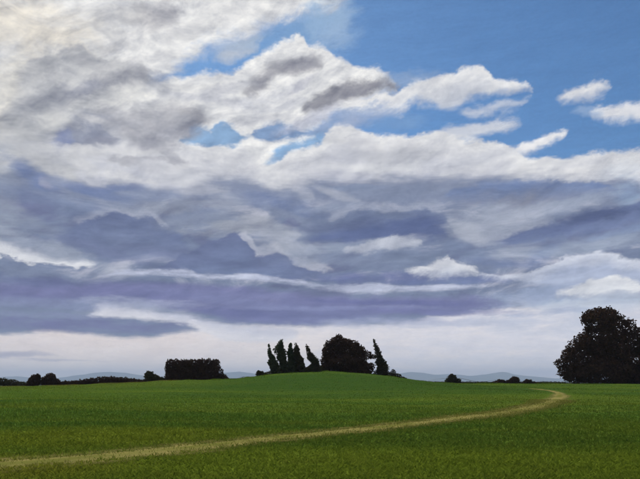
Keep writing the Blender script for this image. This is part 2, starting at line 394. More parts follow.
puff(340, 321, 100, 4, 0, (132, 136, 182), 0.7, calm=True)
puff(60, 325, 130, 7, 0, (100, 99, 150), 1.0, calm=True)
puff(70, 316, 60, 2.5, 0, (130, 134, 174), 0.6, calm=True)
puff(430, 323, 120, 5, 0, (186, 192, 216), 0.7, calm=True)
puff(590, 318, 100, 16, 0, (206, 211, 226), 0.85, calm=True)
puff(560, 298, 70, 10, 0, (166, 178, 206), 0.7, calm=True)
# white wedge rising under the indigo from the left
puff(140, 304, 50, 6, 0, (180, 186, 210), 0.7, calm=True)
band([(64, 326), (86, 312), (110, 306), (135, 308), (165, 312), (195, 317), (225, 323), (255, 327), (285, 327), (310, 345)],
     [(64, 304), (90, 316), (120, 317), (150, 320), (170, 323), (192, 328), (215, 336), (255, 342), (285, 340), (310, 325)], (204, 206, 222), (234, 231, 236), st=9, sb=5, depth=12, calm=True)
# ---- bright cloud heads low on the right
band([(392, 286), (405, 272), (420, 267), (432, 263), (441, 261), (447, 259), (453, 263), (464, 266), (474, 270), (490, 286)], [(392, 262), (410, 273), (430, 274), (455, 275), (476, 274), (490, 262)], (220, 221, 227), (192, 198, 213), st=5, sb=8, depth=20)
band([(460, 286), (482, 274), (510, 275), (526, 273), (538, 270), (548, 266), (558, 261), (570, 256), (584, 254), (600, 252), (612, 253), (628, 257), (640, 259)],
     [(460, 266), (486, 277), (512, 281), (530, 283), (550, 286), (575, 290), (605, 288), (640, 284)], (214, 218, 230), (174, 184, 209), st=4, sb=12, depth=14)
puff(555, 291, 60, 6, 4, (164, 178, 208), 0.7)
puff(610, 303, 70, 9, 0, (198, 207, 222), 0.8)
band([(545, 304), (558, 291), (580, 285), (600, 280), (614, 276), (624, 278), (640, 282)], [(545, 280), (560, 293), (590, 295), (615, 294), (640, 293)], (232, 233, 236), (214, 218, 227), st=4, sb=6, depth=18)
puff(566, 303, 30, 4, 4, (204, 211, 224), 0.85)
puff(545, 312, 46, 3, 3, (166, 178, 206), 0.7, calm=True)
# ---- scraps near the horizon
puff(14, 354, 28, 3, 0, (164, 162, 186), 0.85, calm=True, wisp=0.2)
puff(66, 361, 34, 1.5, -1, (174, 172, 192), 0.7, calm=True)
# ---- finish: billow shading and brushed grain that follow the cloud cover
b1 = NOISE(Pfl, 20.0, 7.0, 0.56, 12.5, dist=0.9)
b2 = NOISE(V('ADD', Pfl, (-3 * PX, 13 * PX, 0.0)), 20.0, 7.0, 0.56, 12.5, dist=0.9)
f1 = NOISE(Pfl, 8.5, 6.0, 0.58, 21.3, dist=1.1)
f2 = NOISE(V('ADD', Pfl, (-6 * PX, 28 * PX, 0.0)), 8.5, 6.0, 0.58, 21.3, dist=1.1)
fold = M('MINIMUM', M('MULTIPLY', M('SUBTRACT', f1, f2), 1.5), 0.14)
bill = M('MULTIPLY', M('ADD', M('SUBTRACT', b1, b2), fold), state['det'])
s2 = NOISE(V('ADD', Pdk, (-4 * PX, 26 * PX, 0.0)), 8.0, 7.0, 0.60, 31.7, dist=0.9)
low = M('MULTIPLY', STEP(els, ang(320, 178)[1], ang(320, 196)[1]), STEP(els, ang(320, 326)[1], ang(320, 300)[1]))
low = M('MULTIPLY', M('MULTIPLY', low, M('SUBTRACT', stra, s2)), 0.9)
tone = M('ADD', M('ADD', 1.0, low), M('ADD', bill, M('ADD', cen(streak, 0.28), M('ADD', cen(fine, 0.16), cen(grain, 0.16)))))
tone = M('MULTIPLY', tone, 0.97)
# shaded folds keep a little of the sky's blue
state['col'] = MIX(1.0, state['col'], XYZ(tone, M('POWER', tone, 0.95), M('POWER', tone, 0.80)), 'MULTIPLY')
bg = WN.new('ShaderNodeBackground'); WL.new(state['col'], bg.inputs['Color'])
bg.inputs['Strength'].default_value = SKY_STRENGTH
wo = WN.new('ShaderNodeOutputWorld'); WL.new(bg.outputs[0], wo.inputs['Surface'])

# ---------------------------------------------------------------- sun, veiled by the clouds
sun_d = bpy.data.lights.new('sun', 'SUN'); sun_d.energy = 3.2; sun_d.angle = math.radians(10)
sun_d.color = (1.0, 0.95, 0.87)
sun = bpy.data.objects.new('sun', sun_d); COL.objects.link(sun)
sun.rotation_euler = (math.pi / 2 - SUN_ELEV, 0, math.pi - SUN_AZ)

# ================================================================ the land
rng = np.random.default_rng(7)
YR = 150.0                                     # the field climbs gently to a low ridge here

def sstep(a, b, v):
    t = np.clip((v - a) / (b - a), 0.0, 1.0)
    return t * t * (3 - 2 * t)

def at(px, py, y):                             # a sighting turned into a point at distance y
    return ((px - 320.0) / F * y, y, EYE + (HOR - py) / F * y)

RX = np.array([-2000, -80, 0, 60, 100, 165, 225, 300, 400, 480, 560, 640, 720, 3000], float)
RB = np.array([388, 388, 387, 386, 384.6, 383.2, 383.4, 384, 383.5, 383.5, 384, 384, 384.5, 386], float)   # ridge without the knoll
MX = np.array([-3000, 90, 130, 165, 200, 225, 250, 270, 300, 330, 360, 385, 402, 425, 455, 3000], float)
MH = np.array([0, 0, 0.6, 2.2, 3.2, 3.8, 6.2, 8.7, 11.6, 12.2, 10.6, 7.5, 4.0, 1.6, 0, 0], float)          # the knoll, in the same units

def smooth_interp(xq, xs, ys):
    xq = np.asarray(xq, float)
    acc = np.zeros_like(xq)
    for d, w in ((-14, .1), (-7, .22), (0, .36), (7, .22), (14, .1)):
        acc = acc + w * np.interp(xq + d, xs, ys)
    return acc

def ground_z(x, y):
    x = np.asarray(x, float); y = np.asarray(y, float)
    px = 320.0 + x * F / YR
    base = EYE + (HOR - smooth_interp(px, RX, RB)) / F * YR
    knoll = smooth_interp(px, MX, MH) / F * YR
    up = sstep(22, YR + 4, y); upk = sstep(62, YR, y)
    z = base * up + knoll * upk
    down = sstep(YR + 22, YR + 210, y)
    z = z * (1 - down) + (-6.0) * down
    w = sstep(6, 30, y) * (1 - sstep(YR - 40, YR, y))
    z = z + sstep(90, 140, y) * (1 - sstep(170, 240, y)) * (0.07 * np.sin(x * 0.37 + 1.3 * np.sin(x * 0.11)) + 0.045 * np.sin(x * 0.93 + y * 0.21))
    z = z + w * (0.10 * np.sin(x * 0.11 + 0.6 * np.sin(y * 0.05)) * np.sin(y * 0.083 + 1.1) + 0.05 * np.sin(x * 0.31 + y * 0.17))
    return z

def gz(x, y): return float(ground_z(np.array([x]), np.array([y]))[0])

def hit(px, py):                               # where a sighting meets the field
    u = (px - 320.0) / F; v = (HOR - py) / F
    ys = np.linspace(8, YR, 6000)
    d = EYE + v * ys - ground_z(u * ys, ys)
    k = np.argmax(d < 0)
    y = ys[k] if d.min() < 0 else YR
    return u * y, y

# ---------------------------------------------------------------- materials
def material(name):
    m = bpy.data.materials.new(name); m.use_nodes = True
    nt = m.node_tree; nt.nodes.clear()
    out = nt.nodes.new('ShaderNodeOutputMaterial')
    return m, nt, out

class G:                                       # tiny node helper for materials
    def __init__(s, nt): s.nt = nt
    def n(s, t, **kw):
        nd = s.nt.nodes.new(t)
        for k, v in kw.items(): setattr(nd, k, v)
        return nd
    def put(s, sock, v):
        if isinstance(v, bpy.types.NodeSocket): s.nt.links.new(v, sock)
        else: sock.default_value = v
    def math(s, op, a, b=0.0, c=0.0, clamp=False):
        nd = s.n('ShaderNodeMath', operation=op, use_clamp=clamp)
        for i, v in enumerate((a, b, c)): s.put(nd.inputs[i], v)
        return nd.outputs[0]
    def noise(s, vec, scale, detail=4.0, rough=0.55):
        nd = s.n('ShaderNodeTexNoise'); s.put(nd.inputs['Vector'], vec)
        nd.inputs['Scale'].default_value = scale; nd.inputs['Detail'].default_value = detail
        nd.inputs['Roughness'].default_value = rough
        return nd.outputs['Fac']
    def ramp(s, v, lo, hi):
        nd = s.n('ShaderNodeMapRange', interpolation_type='SMOOTHSTEP'); s.put(nd.inputs[0], v)
        nd.inputs[1].default_value = lo; nd.inputs[2].default_value = hi
        return nd.outputs[0]
    def mix(s, f, a, b, mode='MIX'):
        nd = s.n('ShaderNodeMix', data_type='RGBA', blend_type=mode)
        s.put(nd.inputs[0], f)
        for sk, v in ((nd.inputs[6], a), (nd.inputs[7], b)): s.put(sk, v if isinstance(v, bpy.types.NodeSocket) else (*v, 1.0))
        return nd.outputs[2]
    def scale(s, vec, sc):
        nd = s.n('ShaderNodeVectorMath', operation='MULTIPLY'); s.put(nd.inputs[0], vec); nd.inputs[1].default_value = sc
        return nd.outputs[0]

def turf_colour(g):
    """colour of the sward by where it grows: darker lush swathes, olive and straw patches"""
    geo = g.n('ShaderNodeNewGeometry')
    pos = geo.outputs['Position']
    wide = g.noise(g.scale(pos, (0.030, 0.085, 0.0)), 1.0, 4.0, 0.6)
    swath = g.noise(g.scale(pos, (0.016, 0.16, 0.0)), 1.0, 5.0, 0.65)
    small = g.noise(g.scale(pos, (0.5, 1.1, 0.3)), 1.0, 4.0, 0.7)
    tuft = g.noise(g.scale(pos, (3.0, 4.0, 1.0)), 1.0, 3.0, 0.6)
    c = g.mix(g.ramp(wide, 0.35, 0.66), TURF[0], TURF[1])
    c = g.mix(g.math('MULTIPLY', g.ramp(swath, 0.44, 0.66), 0.9), c, TURF[2])
    for (cx, cy, ix, iy, amt, col) in PATCHES:          # lush and lean swathes of the sward
        d = g.n('ShaderNodeVectorMath', operation='LENGTH')
        q = g.n('ShaderNodeVectorMath', operation='SUBTRACT'); g.put(q.inputs[0], pos); q.inputs[1].default_value = (cx, cy, 0)
        nt_ = g.scale(q.outputs[0], (ix, iy, 0.0)); g.put(d.inputs[0], nt_)
        dd = g.math('ADD', d.outputs['Value'], g.math('MULTIPLY', g.math('SUBTRACT', wide, 0.5), 1.6))
        c = g.mix(g.math('MULTIPLY', g.ramp(dd, 1.15, 0.35), amt), c, col)
    c = g.mix(g.math('MULTIPLY', g.ramp(small, 0.50, 0.78), 0.45), c, TURF[3])
    c = g.mix(g.math('MULTIPLY', g.ramp(tuft, 0.3, 0.75), 0.35), c, TURF[1])
    return c, tuft, small

TURF = [(0.056, 0.112, 0.017), (0.084, 0.136, 0.018), (0.112, 0.152, 0.019), (0.140, 0.135, 0.026)]
PATCHES = [(6, 100, 1 / 46, 1 / 42, 0.9, (0.036, 0.082, 0.018)), (-7.5, 21, 1 / 8, 1 / 5, 0.8, (0.165, 0.195, 0.018)),
           (-40, 110, 1 / 26, 1 / 30, 0.6, (0.098, 0.136, 0.019)), (3, 14.5, 1 / 16, 1 / 4.5, 0.85, (0.180, 0.228, 0.022)), (-9, 13, 1 / 5, 1 / 3.5, 0.7, (0.225, 0.215, 0.026)), (22, 60, 1 / 14, 1 / 12, 0.5, (0.105, 0.140, 0.019)),
           (14, 26, 1 / 7, 1 / 6, 0.6, (0.120, 0.165, 0.019))]

mat_turf, nt, out = material('turf')
g = G(nt); c, tuft, small = turf_colour(g)
bs = g.n('ShaderNodeBsdfPrincipled'); nt.links.new(c, bs.inputs['Base Color'])
bs.inputs['Roughness'].default_value = 0.95; bs.inputs['Specular IOR Level'].default_value = 0.0
bp = g.n('ShaderNodeBump'); bp.inputs['Strength'].default_value = 0.35; bp.inputs['Distance'].default_value = 0.12
nt.links.new(tuft, bp.inputs['Height']); nt.links.new(bp.outputs[0], bs.inputs['Normal'])
nt.links.new(bs.outputs[0], out.inputs['Surface'])

mat_blade, nt, out = material('grass_blade')
g = G(nt); c, tuft, small = turf_colour(g)
geo = g.n('ShaderNodeNewGeometry')
c = g.mix(g.math('MULTIPLY', g.ramp(geo.outputs['Random Per Island'], 0.70, 1.0), 0.35), c, (0.18, 0.21, 0.028))
c = g.mix(g.math('MULTIPLY', g.ramp(geo.outputs['Random Per Island'], 0.35, 0.0), 0.3), c, (0.060, 0.112, 0.017))
d1 = g.n('ShaderNodeBsdfDiffuse'); nt.links.new(c, d1.inputs[0])
d2 = g.n('ShaderNodeBsdfTranslucent'); nt.links.new(c, d2.inputs[0])
ms = g.n('ShaderNodeMixShader'); ms.inputs[0].default_value = 0.5
nt.links.new(d1.outputs[0], ms.inputs[1]); nt.links.new(d2.outputs[0], ms.inputs[2])
nt.links.new(ms.outputs[0], out.inputs['Surface'])

mat_straw, nt, out = material('dry_grass_blade')
g = G(nt); geo = g.n('ShaderNodeNewGeometry')
c = g.mix(geo.outputs['Random Per Island'], (0.26, 0.245, 0.06), (0.13, 0.150, 0.020))
d1 = g.n('ShaderNodeBsdfDiffuse'); nt.links.new(c, d1.inputs[0])
d2 = g.n('ShaderNodeBsdfTranslucent'); nt.links.new(c, d2.inputs[0])
ms = g.n('ShaderNodeMixShader'); ms.inputs[0].default_value = 0.35
nt.links.new(d1.outputs[0], ms.inputs[1]); nt.links.new(d2.outputs[0], ms.inputs[2])
nt.links.new(ms.outputs[0], out.inputs['Surface'])

mat_track, nt, out = material('worn_track')
g = G(nt)
at_ = g.n('ShaderNodeAttribute', attribute_name='across'); acr = at_.outputs['Fac']
geo = g.n('ShaderNodeNewGeometry'); pos = geo.outputs['Position']
n1 = g.noise(g.scale(pos, (0.9, 0.9, 0.9)), 1.0, 5.0, 0.65)
n2 = g.noise(g.scale(pos, (6, 6, 6)), 1.0, 4.0, 0.6)
n3 = g.noise(g.scale(pos, (0.22, 0.22, 0.22)), 1.0, 3.0, 0.6)
c = g.mix(g.ramp(n1, 0.3, 0.7), (0.30, 0.252, 0.080), (0.215, 0.195, 0.055))
c = g.mix(g.math('MULTIPLY', g.ramp(n2, 0.52, 0.8), 0.55), c, (0.40, 0.355, 0.14))
# a grassy crown runs between the two wheel lines
crown = g.math('MULTIPLY', g.ramp(g.math('ABSOLUTE', acr), 0.42, 0.05), g.ramp(n3, 0.36, 0.62))
c = g.mix(g.math('MULTIPLY', crown, 0.7), c, (0.12, 0.135, 0.020))
bs = g.n('ShaderNodeBsdfPrincipled'); nt.links.new(c, bs.inputs['Base Color'])
bs.inputs['Roughness'].default_value = 0.95; bs.inputs['Specular IOR Level'].default_value = 0.0
tr = g.n('ShaderNodeBsdfTransparent')
edge = g.math('ADD', g.math('ABSOLUTE', acr), g.math('MULTIPLY', g.math('SUBTRACT', n1, 0.5), 1.1))
edge = g.math('ADD', edge, g.math('MULTIPLY', g.math('SUBTRACT', n2, 0.5), 0.5))
al = g.ramp(edge, 1.05, 0.15)
ms = g.n('ShaderNodeMixShader'); nt.links.new(al, ms.inputs[0])
nt.links.new(tr.outputs[0], ms.inputs[1]); nt.links.new(bs.outputs[0], ms.inputs[2])
nt.links.new(ms.outputs[0], out.inputs['Surface'])

def leaf_material(name, c1, c2, c3):
    m, nt, out = material(name); g = G(nt)
    geo = g.n('ShaderNodeNewGeometry')
    n = g.noise(g.scale(geo.outputs['Position'], (0.6, 0.6, 0.6)), 1.0, 3.0)
    c = g.mix(geo.outputs['Random Per Island'], c1, c2)
    c = g.mix(g.math('MULTIPLY', g.ramp(n, 0.48, 0.7), 0.6), c, c3)
    d1 = g.n('ShaderNodeBsdfDiffuse'); nt.links.new(c, d1.inputs[0])
    d2 = g.n('ShaderNodeBsdfTranslucent'); nt.links.new(c, d2.inputs[0])
    ms = g.n('ShaderNodeMixShader'); ms.inputs[0].default_value = 0.22
    nt.links.new(d1.outputs[0], ms.inputs[1]); nt.links.new(d2.outputs[0], ms.inputs[2])
    nt.links.new(ms.outputs[0], out.inputs['Surface'])
    return m
LEAF = {
    'brown': leaf_material('copper_leaf', (0.066, 0.036, 0.026), (0.046, 0.032, 0.020), (0.080, 0.046, 0.028)),
    'dark': leaf_material('dark_leaf', (0.046, 0.050, 0.024), (0.058, 0.044, 0.024), (0.040, 0.056, 0.026)),
    'green': leaf_material('green_leaf', (0.050, 0.070, 0.034), (0.066, 0.070, 0.034), (0.042, 0.066, 0.038)),
}
mat_bark, nt, out = material('bark')
g = G(nt); geo = g.n('ShaderNodeNewGeometry')
n = g.noise(g.scale(geo.outputs['Position'], (6, 6, 1.2)), 1.0, 4.0)
bs = g.n('ShaderNodeBsdfPrincipled'); nt.links.new(g.mix(n, (0.030, 0.022, 0.016), (0.075, 0.058, 0.042)), bs.inputs['Base Color'])
bs.inputs['Roughness'].default_value = 0.9
nt.links.new(bs.outputs[0], out.inputs['Surface'])

mat_hill, nt, out = material('far_hill')
g = G(nt); geo = g.n('ShaderNodeNewGeometry')
n = g.noise(g.scale(geo.outputs['Position'], (0.0008, 0.0008, 0.003)), 1.0, 5.0, 0.6)
bs = g.n('ShaderNodeBsdfPrincipled'); nt.links.new(g.mix(g.ramp(n, 0.35, 0.65), (0.040, 0.060, 0.045), (0.075, 0.085, 0.055)), bs.inputs['Base Color'])
bs.inputs['Roughness'].default_value = 1.0; bs.inputs['Specular IOR Level'].default_value = 0.0
nt.links.new(bs.outputs[0], out.inputs['Surface'])

# ---------------------------------------------------------------- object helpers
def mesh_obj(name, verts, faces, mat, parent=None, smooth=False):
    me = bpy.data.meshes.new(name)
    verts = np.asarray(verts, np.float32); faces = np.asarray(faces, np.int32)
    k = faces.shape[1]
    me.vertices.add(len(verts)); me.vertices.foreach_set('co', verts.ravel())
    me.loops.add(faces.size); me.loops.foreach_set('vertex_index', faces.ravel())
    me.polygons.add(len(faces))
    me.polygons.foreach_set('loop_start', np.arange(0, faces.size, k, dtype=np.int32))
    if smooth: me.polygons.foreach_set('use_smooth', np.ones(len(faces), bool))
    me.update(calc_edges=True)
    me.materials.append(mat)
    o = bpy.data.objects.new(name, me); COL.objects.link(o)
    if parent is not None: o.parent = parent
    return o

def tag(o, label=None, cat=None, group=None, kind=None):
    for k, v in (('label', label), ('category', cat), ('group', group), ('kind', kind)):
        if v: o[k] = v
    return o

# ---------------------------------------------------------------- ground sheet
ys = np.concatenate([np.linspace(-60, 4, 9), np.linspace(6, 60, 90), np.linspace(60.8, 200, 140), np.linspace(203, 420, 60), np.geomspace(430, 26000, 50)])
us = np.linspace(-1, 1, 241)
hw = np.maximum(95.0, 1.15 * np.abs(ys) + 40)
X = us[None, :] * hw[:, None]; Y = np.repeat(ys[:, None], len(us), 1)
Z = ground_z(X, Y)
nr, nc = X.shape
idx = np.arange(nr * nc).reshape(nr, nc)
fc = np.stack([idx[:-1, :-1], idx[:-1, 1:], idx[1:, 1:], idx[1:, :-1]], -1).reshape(-1, 4)
ground = mesh_obj('ground', np.stack([X, Y, Z], -1).reshape(-1, 3), fc, mat_turf, smooth=True)
tag(ground, kind='structure')

# ---------------------------------------------------------------- the worn track across the field
TP = [(-40, 469), (0, 466), (50, 462), (100, 458), (150, 453), (200, 447.5), (250, 441.5), (300, 436), (350, 431), (400, 425.5), (440, 421), (480, 416), (510, 411.5), (534, 407), (547, 403.4), (556, 399.5), (560, 396), (559, 393), (552, 391), (542, 389.7), (530, 388.8)]
tw = np.array([hit(px, py) for px, py in TP])
def resample(pts, step):
    d = np.concatenate([[0], np.cumsum(np.linalg.norm(np.diff(pts, axis=0), axis=1))])
    s = np.arange(0, d[-1], step)
    f = np.stack([np.interp(s, d, pts[:, k]) for k in (0, 1)], 1)
    for _ in range(3 * int(1 / step) + 6):
        f[1:-1] = 0.25 * f[:-2] + 0.5 * f[1:-1] + 0.25 * f[2:]
    return f
tc_ = resample(tw, 0.4)
tan = np.gradient(tc_, axis=0); tan /= np.linalg.norm(tan, axis=1)[:, None]
nrm = np.stack([-tan[:, 1], tan[:, 0]], 1)
sn_ = np.linspace(0, 1, len(tc_))
half = (0.85 + 0.30 * (1 - sstep(0.0, 0.16, sn_)) + 0.35 * sstep(14, 34, tc_[:, 1])) * (1 - 0.52 * sstep(0.55, 0.82, sn_))
half = half * (1 + 0.10 * np.sin(np.arange(len(half)) * 0.21) + 0.06 * np.sin(np.arange(len(half)) * 0.57))
ac = np.linspace(-1, 1, 13)
TX = tc_[:, None, 0] + nrm[:, None, 0] * ac[None, :] * half[:, None] * 1.3
TY = tc_[:, None, 1] + nrm[:, None, 1] * ac[None, :] * half[:, None] * 1.3
rut = -0.03 * np.exp(-((np.abs(ac) - 0.45) / 0.16) ** 2)
TZ = ground_z(TX, TY) + 0.045 + rut[None, :]
nr, nc = TX.shape; idx = np.arange(nr * nc).reshape(nr, nc)
fc = np.stack([idx[:-1, :-1], idx[:-1, 1:], idx[1:, 1:], idx[1:, :-1]], -1).reshape(-1, 4)
track = mesh_obj('track', np.stack([TX, TY, TZ], -1).reshape(-1, 3), fc, mat_track, smooth=True)
a_ = track.data.attributes.new('across', 'FLOAT', 'POINT'); a_.data.foreach_set('value', np.tile(ac, nr).astype(np.float32))
tag(track, kind='structure')

# distance of any point to the track, on a coarse grid of samples
def track_dist(x, y):
    out = np.full(x.shape, 1e9)
    cs = tc_[::3]
    for i in range(0, len(x), 40000):
        d = (x[i:i + 40000, None] - cs[None, :, 0]) ** 2 + (y[i:i + 40000, None] - cs[None, :, 1]) ** 2
        out[i:i + 40000] = np.sqrt(d.min(1))
    return out

# ---------------------------------------------------------------- grass
def blades(name, x, y, h, w, lean, mat):
    n = len(x); z = ground_z(x, y)
    a = rng.uniform(0, math.tau, n); b = rng.uniform(0, math.tau, n)
    dx, dy = np.cos(a) * w * 0.5, np.sin(a) * w * 0.5
    lx, ly = np.cos(b) * lean * h, np.sin(b) * lean * h
    v = np.empty((n, 4, 3), np.float32)
    v[:, 0] = np.stack([x - dx, y - dy, z - 0.02], 1)
    v[:, 1] = np.stack([x + dx, y + dy, z - 0.02], 1)
    v[:, 2] = np.stack([x + lx * 0.45 + dx * 0.6, y + ly * 0.45 + dy * 0.6, z + h * 0.62], 1)
    v[:, 3] = np.stack([x + lx, y + ly, z + h], 1)
    base = np.arange(n, dtype=np.int32)[:, None] * 4
    f = np.concatenate([base + np.array([[0, 1, 2]]), base + np.array([[0, 2, 3]])], 1).reshape(-1, 3)
    return mesh_obj(name, v.reshape(-1, 3), f, mat)

def scatter(n, y0, y1, power):
    t = rng.random(n)
    y = (y0 ** (1 - power) + t * (y1 ** (1 - power) - y0 ** (1 - power))) ** (1 / (1 - power))
    x = rng.uniform(-1, 1, n) * (y * 0.60 + 3.0)
    return x, y

x, y = scatter(340000, 9.0, 150.0, 1.40)
td = track_dist(x, y)
half_at = np.interp(y, [0, 14, 40, 60, 200], [0.8, 0.8, 1.2, 1.7, 1.7])
on = np.exp(-(td / half_at) ** 2 * 1.2)
clump = np.sin(x * 1.7 + 2 * np.sin(y * 0.9)) * np.sin(y * 1.9 + np.sin(x * 0.7)) * 0.5 + 0.5
keep = rng.random(len(x)) > on * 0.93
x, y, on, clump = x[keep], y[keep], on[keep], clump[keep]
h = (0.030 + 0.060 * rng.random(len(x)) ** 1.6 + 0.035 * clump) * (1 - 0.6 * on) * (1 - 0.45 * sstep(25, 80, y))
w = 0.010 + 0.0011 * y
grass = blades('grass', x, y, h, w, 1.3 * rng.random(len(x)) + 0.3, mat_blade)
tag(grass, 'short green grass covering the sloping field', 'grass', kind='stuff')

k = rng.integers(0, len(tc_), 26000)
off = rng.normal(0, 1, len(k)) * 0.42 + np.sign(rng.random(len(k)) - .5) * 0.75
hk = half[k]
x = tc_[k, 0] + nrm[k, 0] * off * hk + rng.normal(0, .2, len(k)); y = tc_[k, 1] + nrm[k, 1] * off * hk + rng.normal(0, .2, len(k))
ok = (y > 8) & (sn_[k] < 0.6); x, y = x[ok], y[ok]
straw = blades('dry_grass', x, y, 0.04 + 0.07 * rng.random(len(x)), 0.010 + 0.0011 * y, 0.9 * rng.random(len(x)), mat_straw)
tag(straw, 'straw-coloured dry grass along both edges of the worn track', 'dry grass', kind='stuff')

n_ = 26000; x = rng.uniform(-88, 92, n_); y = 148.5 + rng.normal(0, 3.0, n_)
cl = np.clip(np.sin(x * 0.9 + 1.7 * np.sin(x * 0.31)) * np.sin(x * 0.43 + 0.5) + 0.35, 0.05, 1.0)
rough = blades('rough_grass', x, y, (0.06 + 0.26 * rng.random(n_) ** 1.5) * (0.35 + 0.8 * cl), 0.15 + 0 * x, 0.7 * rng.random(n_), mat_blade)
tag(rough, 'longer uneven grass along the crest of the field and knoll', 'grass', kind='stuff')
t = rng.random(9000); x = -78 + 44 * t; y = 146.5 + rng.normal(0, 2.2, len(t))
ridge = blades('dry_grass', x, y, 0.12 + 0.16 * rng.random(len(t)), 0.16 + 0 * t, 0.8 * rng.random(len(t)), mat_straw)
tag(ridge, 'strip of bleached dry grass in front of the long low hedge', 'dry grass', kind='stuff')

# ---------------------------------------------------------------- trees and shrubs
def leaf_cloud(lobes, n, size, flat=0.35, shell=0.55, up=0.0):
    """leaf-sized faces spread through a set of ellipsoids (cx,cy,cz,rx,ry,rz)"""
    L = np.array(lobes, float)
    vol = (L[:, 3] * L[:, 4] * L[:, 5]) ** 0.8
    who = rng.choice(len(L), n, p=vol / vol.sum())
    d = rng.normal(size=(n, 3)); d /= np.linalg.norm(d, axis=1)[:, None]
    r = np.where(rng.random(n) < shell, rng.uniform(0.78, 1.06, n), rng.random(n) ** (1 / 3))
    r *= 1 + 0.14 * np.sin(d[:, 0] * 7 + who) * np.sin(d[:, 2] * 6 + who * 2.1) + 0.08 * np.sin(d[:, 1] * 13 + d[:, 2] * 11 + who)
    c = L[who, :3] + d * r[:, None] * L[who, 3:]
    a = rng.normal(size=(n, 3)); a[:, 2] = a[:, 2] * (1 - up) + up * 2.2
    a /= np.linalg.norm(a, axis=1)[:, None]
    b = np.cross(a, rng.normal(size=(n, 3))); b /= np.linalg.norm(b, axis=1)[:, None]
    s = size * rng.uniform(0.6, 1.35, n)[:, None]
    v = np.empty((n, 4, 3), np.float32)
    v[:, 0] = c - a * s; v[:, 1] = c + b * s * flat * 1.4; v[:, 2] = c + a * s; v[:, 3] = c - b * s * flat * 1.4
    return v.reshape(-1, 3), np.arange(n * 4, dtype=np.int32).reshape(-1, 4)

def tube(verts, faces, p0, p1, r0, r1, sides=7, segs=4, bend=0.06):
    p0 = np.array(p0, float); p1 = np.array(p1, float)
    ax = p1 - p0; ln = np.linalg.norm(ax); ax /= ln
    s = np.cross(ax, (0.31, 0.95, 0.1)); s /= np.linalg.norm(s); t = np.cross(ax, s)
    ph = rng.uniform(0, 6.28); base = len(verts)
    for i in range(segs + 1):
        f = i / segs
        c = p0 + ax * ln * f + (s * math.cos(ph) + t * math.sin(ph)) * bend * ln * math.sin(math.pi * f)
        r = r0 + (r1 - r0) * f
        for k in range(sides):
            q = math.tau * k / sides
            verts.append(c + (s * math.cos(q) + t * math.sin(q)) * r)
    for i in range(segs):
        for k in range(sides):
            a = base + i * sides + k; b = base + i * sides + (k + 1) % sides
            faces.append((a, b, b + sides, a + sides))

def plant(name, label, cat, lobes_px, y, n, leaf, mat, group=None, base_px=None, trunk=None, depth=0.85, flat=0.45, up=0.0, limbs=7, sink=0.1, shell=0.55):
    """lobes_px: (px, py, rx, ry) seen from the field, at distance y where the plant is rooted"""
    s = y / F
    W = []
    for i, (px, py, rx, ry) in enumerate(lobes_px):
        wx, _, wz = at(px, py, y)
        jy = rng.uniform(-0.35, 0.35) * rx * s * depth
        W.append([wx, y + jy, wz, rx * s, max(rx, ry * 0.7) * s * depth, ry * s])
    W = np.array(W)
    bx = base_px if base_px is not None else float(np.average([p[0] for p in lobes_px], weights=[p[2] * p[3] for p in lobes_px]))
    x0 = (bx - 320) / F * y; z0 = gz(x0, y)
    root = bpy.data.objects.new(name, None); COL.objects.link(root)
    root.location = (x0, y, z0); root.empty_display_size = 0.5
    tag(root, label, cat, group)
    W[:, 0] -= x0; W[:, 1] -= y; W[:, 2] -= z0
    v, f = leaf_cloud(W, n, leaf, flat, shell, up)
    v[:, 2] = np.maximum(v[:, 2], ground_z(v[:, 0] + x0, v[:, 1] + y) - z0 - sink)
    top = W[:, 2].max(); tr = trunk if trunk else max(0.06, 0.02 * (top + 1))
    mesh_obj('crown', v, f, LEAF[mat], root)
    tv, tf = [], []
    order = np.argsort(-W[:, 2])
    head = W[order[0], :3]
    mid = np.array([head[0] * 0.35, head[1] * 0.4, max(0.5, top * 0.55)])
    tube(tv, tf, (0, 0, -0.3), mid, tr, tr * 0.62)
    tube(tv, tf, mid, head, tr * 0.62, tr * 0.15)
    for k in order[1:limbs + 1]:
        st = np.array([0, 0, 0]) + mid * rng.uniform(0.45, 0.95)
        tube(tv, tf, st, W[k, :3], tr * 0.42, tr * 0.10, 6, 3, 0.1)
    mesh_obj('trunk', np.array(tv), tf, mat_bark, root, smooth=True)
    return root

def spire(pts):                                # (px, py, half width) down the stem -> stacked lobes
    out = []
    p = np.array(pts, float)
    for t in np.linspace(0, len(p) - 1, 4 * len(p)):
        i = min(int(t), len(p) - 2); f = t - i
        q = p[i] * (1 - f) + p[i + 1] * f
        out.append((q[0] + rng.uniform(-.28, .28) * q[2], q[1] + rng.uniform(-1, 1), max(0.8, q[2] * rng.uniform(.62, 1.08)), max(2.0, q[2] * rng.uniform(.6, 1.0))))
    return out

# the big tree at the end of the track
plant('broad_tree', 'large dark spreading tree beside the bend of the track, crown reaching the ground', 'tree',
      [(599, 321, 17, 12), (606, 317, 12, 9), (590, 317, 8, 7.5), (584, 319, 4, 4), (617, 327, 11, 12), (628, 330, 8, 11), (638, 342, 16, 14), (655, 345, 22, 18), (670, 362, 24, 20),
       (601, 342, 19, 17), (582, 342, 9, 8), (573, 347, 7, 7), (567, 355, 6, 7), (561, 363, 6, 5), (566, 371, 8, 7), (574, 362, 12, 14), (592, 358, 20, 18), (612, 352, 20, 20), (602, 372, 32, 12), (632, 366, 28, 18), (652, 374, 30, 12), (576, 376, 14, 7), (588, 332, 5, 6)],
      155.0, 52000, 0.30, 'brown', base_px=612, trunk=0.55, limbs=16, shell=0.6)
